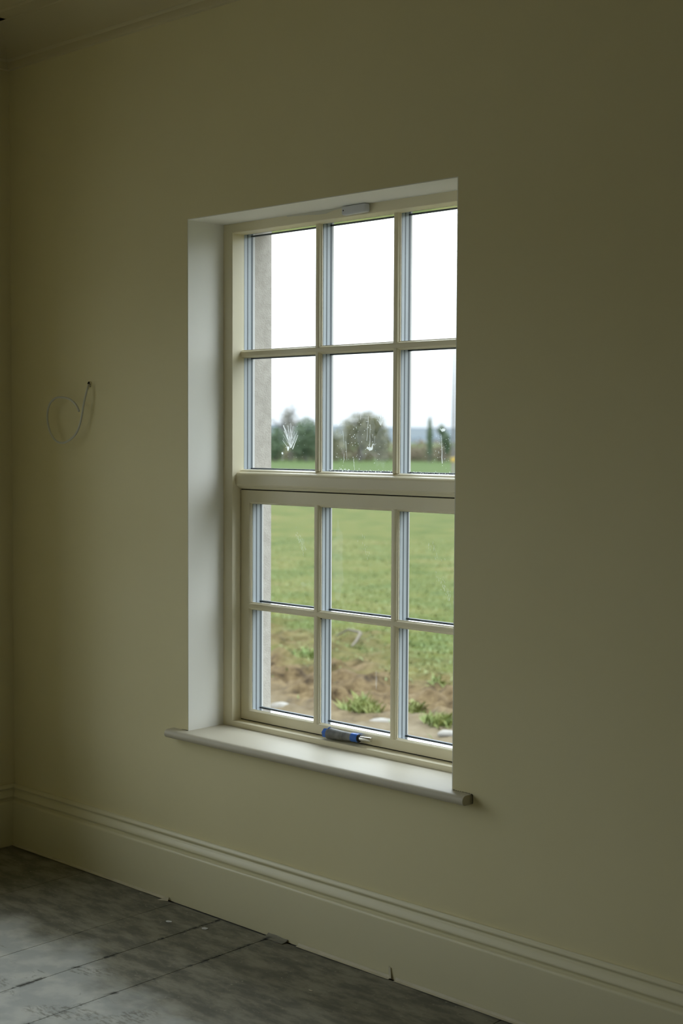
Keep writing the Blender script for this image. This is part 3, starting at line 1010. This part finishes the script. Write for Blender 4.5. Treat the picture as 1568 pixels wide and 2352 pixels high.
for (x, y, n, sp, h, lab) in ((-2.627, 3.731, 420, 0.16, 0.085, 'green grass tuft beside the flat white stone, behind the middle pane'),
                              (-1.95, 3.74, 300, 0.14, 0.075, 'grass tuft behind the bottom right pane near the white stone'),
                              (-2.37, 3.98, 140, 0.10, 0.05, 'small grass tuft behind the right glazing bar, on bare earth'),
                              (-4.50, 5.15, 240, 0.22, 0.06, 'low grass tuft on the brown earth behind the bottom left pane'),
                              (-2.72, 4.65, 120, 0.09, 0.055, 'lone grass tuft on the brown earth behind the bottom right pane')):
    b = MB()
    z = height(x, y)
    for i in range(n):
        r = min(abs(random.gauss(0, sp*0.5)), sp*0.8); a = random.uniform(0, 6.283)
        px, py = x+r*math.cos(a), y+r*math.sin(a)
        blade(b, px, py, height(px, py)-0.005, h*random.uniform(0.4, 1.1), random.uniform(0.004, 0.008), random.uniform(0.02, 0.07))
    tag(b.build('grass_tuft', 'tuft', origin=(x, y, z), recalc=False), lab, 'grass', group='grass tufts on the bare earth')

for (x, y, sx, sy, sz, lab) in ((-3.107, 3.466, 0.085, 0.060, 0.035, 'rounded cream stone on the earth behind the bottom left pane'),
                                (-2.33, 3.589, 0.095, 0.055, 0.030, 'flat white stone on the earth behind the bottom middle pane'),
                                (-1.716, 3.491, 0.060, 0.045, 0.026, 'white stone on the earth behind the bottom right pane'),
                                (-3.07, 3.30, 0.045, 0.040, 0.030, 'small grey stone beside the outside wall edge')):
    bm = bmesh.new()
    bmesh.ops.create_icosphere(bm, subdivisions=2, radius=1.0)
    for v in bm.verts:
        k = 1+0.22*noise.noise(v.co*1.6+Vector((x, y, 0)))
        v.co = Vector((v.co.x*sx*k, v.co.y*sy*k, v.co.z*sz*k))
    me = bpy.data.meshes.new('stone'); bm.to_mesh(me); bm.free()
    me.shade_smooth(); me.materials.append(M['stone'])
    so = bpy.data.objects.new('stone', me); COL.objects.link(so)
    so.location = (x, y, height(x, y)+sz*0.12); so.rotation_euler = (0, 0, random.uniform(0, 3))
    tag(so, lab, 'stone', group='stones outside the window')

rp_ = [(-5.02, 6.02, 0.01), (-4.85, 6.00, 0.05), (-4.70, 5.97, 0.075), (-4.64, 5.93, 0.065), (-4.58, 5.80, 0.05), (-4.50, 5.66, 0.01)]
b = MB().tube([(x, y, height(x, y)+z+0.01) for x, y, z in rp_], [0.006, 0.010, 0.013, 0.014, 0.012, 0.007], 8)
tag(b.build('dry_branch', 'root', smooth=True), 'bent dry branch lying in the grass behind the middle pane', 'branch')


# ------------------------------------------------------------------ outside: trees, hedge, hill, posts
def leaves(lobes, n, size, rnd, b=None, thin=0.0):
    b = b or MB()
    tot = sum(l[3]*l[5] for l in lobes)
    for (cx, cy, cz, rx, ry, rz) in lobes:
        m = int(n*rx*rz/tot)
        for i in range(m):
            v = Vector((rnd.gauss(0, 1), rnd.gauss(0, 1), rnd.gauss(0, 1))).normalized()*(rnd.random()**(0.45+thin))
            v *= 1+0.18*noise.noise(v*2.5+Vector((cx, cy, cz)))
            p = Vector((cx+v.x*rx, cy+v.y*ry, cz+v.z*rz))
            if p.z < GZ:
                p.z = GZ+rnd.random()*0.2
            u = Vector((rnd.gauss(0, 1), rnd.gauss(0, 1), rnd.gauss(0, 1))).normalized()
            w = u.orthogonal().normalized()
            s = size*rnd.uniform(0.5, 1.2)
            k = len(b.v)
            b.v += [tuple(p-u*s), tuple(p+w*s*0.6), tuple(p+u*s), tuple(p-w*s*0.6)]
            b.f.append((k, k+1, k+2, k+3))
    return b


def branch(b, p, d, l, r, lev, rnd):
    q = p+d*l
    b.tube([p, (p+q)/2+Vector((rnd.gauss(0, .04), rnd.gauss(0, .04), 0))*l, q], [r, r*0.8, r*0.6], 5, caps=False)
    if lev <= 0:
        return
    for k in range(3 if lev > 1 else 4):
        nd = (d+Vector((rnd.gauss(0, .45), rnd.gauss(0, .45), rnd.gauss(0.1, .25)))).normalized()
        branch(b, p+d*l*rnd.uniform(0.55, 1.0), nd, l*rnd.uniform(0.55, 0.8), r*0.55, lev-1, rnd)


def tree(name, x, y, h, trunk_r, lobes, n, size, leafm, label, cat='tree', bare=0, seed=1, thin=0.0):
    rnd = random.Random(seed)
    root = tag(empty(name, (x, y, GZ)), label, cat)
    tb = MB()
    tb.tube([(x, y, GZ-0.1), (x+0.05, y, GZ+h*0.35), (x-0.03, y, GZ+h*0.7)], [trunk_r, trunk_r*.8, trunk_r*.4], 8)
    if bare:
        for k in range(bare):
            dv = Vector((rnd.gauss(0, .35), rnd.gauss(0, .35), 1)).normalized()
            branch(tb, Vector((x, y, GZ+h*rnd.uniform(0.15, 0.5))), dv, h*0.26, trunk_r*0.5, 3, rnd)
    tb.build('trunk', 'bark', root, smooth=True)
    leaves([(x+a, y+bb, GZ+c, rx, ry, rz) for a, bb, c, rx, ry, rz in lobes], n, size, rnd, thin=thin).build('foliage', leafm, root, recalc=False)
    return root


# u: unit vector along the field edge (left to right as seen), about 30 px per metre there
UX, UY = 0.73, 0.684
tree('bare_tree', -74.9, 74.7, 4.6, 0.09, [(0, 0, 2.4, 0.85, 0.8, 1.5), (-0.3*UX, -0.3*UY, 3.5, 0.5, 0.5, 0.75)], 1500, 0.07, 'leaf_pale',
     'tall bare grey-green tree behind the left pane', bare=7, seed=4, thin=0.1)
tree('bushy_tree', -73.4, 71.6, 2.9, 0.09, [(0, 0, 1.4, 1.0, 0.8, 1.35), (-0.5*UX, -0.5*UY, 0.9, 0.9, 0.8, 0.9)], 1800, 0.11, 'leaf_ivy',
     'dark green bush at the left edge of the left pane', seed=5)
tree('ivy_tree', -71.75, 73.25, 3.6, 0.12, [(0.05, 0, 2.1, 0.95, 0.9, 1.35), (0.4*UX, 0.4*UY, 1.2, 0.85, 0.8, 1.2), (-0.5*UX, -0.5*UY, 1.0, 0.7, 0.6, 1.0)], 3200, 0.10, 'leaf_ivy',
     'round dark green ivy-covered tree beside the bare tree', seed=6)
tree('spreading_tree', -69.55, 77.0, 4.0, 0.16, [(0, 0, 2.35, 1.35, 1.2, 1.55), (1.0*UX, 1.0*UY, 1.9, 1.0, 1.0, 1.5), (-1.0*UX, -1.0*UY, 1.9, 1.0, 1.0, 1.35), (0.5*UX, 0.5*UY, 2.9, 0.85, 0.8, 1.0), (1.7*UX, 1.7*UY, 1.5, 0.8, 0.6, 1.4), (1.2*UX, 1.2*UY, 2.75, 0.8, 0.7, 0.95)], 5200, 0.10, 'leaf_olive',
     'broad round olive-green tree behind the middle pane', bare=5, seed=8)
tree('shrubby_tree', -69.3, 73.1, 2.7, 0.07, [(0, 0, 1.3, 0.7, 0.6, 1.25), (0.6*UX, .6*UY, 1.2, 0.6, 0.6, 1.2)], 1300, 0.10, 'leaf_olive',
     'lower olive shrub at the left foot of the broad tree', 'shrub', seed=9)
tree('column_tree', -64.05, 78.75, 3.5, 0.07, [(0, 0, 1.9, 0.26, 0.26, 1.0), (0, 0, 2.75, 0.15, 0.15, 0.75), (0, 0, 1.0, 0.22, 0.22, 0.9)], 1100, 0.08, 'leaf_ivy',
     'slim pointed ivy-clad tree behind the right pane', seed=10)
tree('leaning_tree', -63.5, 79.7, 2.9, 0.07, [(-0.15*UX, -0.15*UY, 2.45, 0.30, 0.3, 0.45), (0.15*UX, 0.15*UY, 1.75, 0.42, 0.4, 0.6), (0.32*UX, 0.32*UY, 1.1, 0.26, 0.3, 0.55)], 1200, 0.08, 'leaf_ivy',
     'leaning dark green ivy-clad tree next to the pole', bare=3, seed=11)
# scrub hedge along the field edge
rnd = random.Random(21)
lob = []
for i in range(60):
    s = -9+i*0.42
    x, y = -69.6+UX*s*1.0-0.2, 76.9+UY*s*1.0+0.5
    if i > 32:
        x, y = -64.6+UX*(i-37)*0.36, 79.0+UY*(i-37)*0.36
    hh = 0.75+0.35*noise.noise(Vector((i*0.4, 0, 0)))+(0.15 if i > 32 else 0)
    lob.append((x-2.2, y+2.3, GZ+hh*0.55, 0.55, 0.5, hh*0.75))
hb = leaves(lob, 9000, 0.085, rnd).build('hedge', 'leaf_scrub', recalc=False)
tag(hb, 'brown scrubby hedge along the far edge of the field', 'hedge')
rnd = random.Random(22)
lob = []
for i in range(26):
    s = i*0.9
    lob.append((-92+UX*s*1.4, 88+UY*s*1.4+4, GZ+0.8, 1.6, 1.0, 1.2+0.6*noise.noise(Vector((i*.7, 2, 0)))))
tag(leaves(lob, 4000, 0.15, rnd).build('far_hedge', 'leaf_scrub', recalc=False), 'low brownish hedge further off behind the trees', 'hedge')

# wooded hill on the horizon
hv, hf = [], []
nx_, ny_ = 90, 10
for j in range(ny_+1):
    for i in range(nx_+1):
        a = R(8+74*i/nx_)
        d = 850+60*j
        x, y = 3.46-d*math.sin(a), -2.96+d*math.cos(a)
        prof = math.sin(math.pi*min(1, j/ny_)*0.5)
        hgt = (9.6+1.5*noise.noise(Vector((i*0.12, 0, 3)))+1.0*noise.noise(Vector((i*0.6, 7, 3))))*prof*d/850
        hv.append((x, y, GZ-2+hgt))
for j in range(ny_):
    for i in range(nx_):
        a = j*(nx_+1)+i
        hf.append((a, a+1, a+nx_+2, a+nx_+1))
b = MB(); b.v, b.f = hv, hf
tag(b.build('hill', 'hill', recalc=False), 'distant wooded hill on the horizon, tinted blue for haze', kind='structure')

# utility pole and marker post
pole = MB().tube([(-60.70, 77.41, GZ-0.3), (-60.70, 77.41, GZ+4), (-60.70, 77.41, GZ+8.6)], [0.11, 0.095, 0.08], 12).build('utility_pole', 'pole', origin=(-60.70, 77.41, GZ), smooth=True)
tag(pole, 'grey wooden utility pole at the far edge of the field', 'pole')
mp_ = tag(empty('marker_post', (-27.2, 35.45, GZ)), 'beige marker post with a yellow top in the field', 'post')
MB().box(-27.25, -27.15, 35.41, 35.51, GZ-0.1, GZ+0.98).build('shaft', 'post', mp_, bevel=0.01)
MB().box(-27.265, -27.135, 35.395, 35.525, GZ+0.98, GZ+1.13).build('cap', 'yellow', mp_, bevel=0.02)
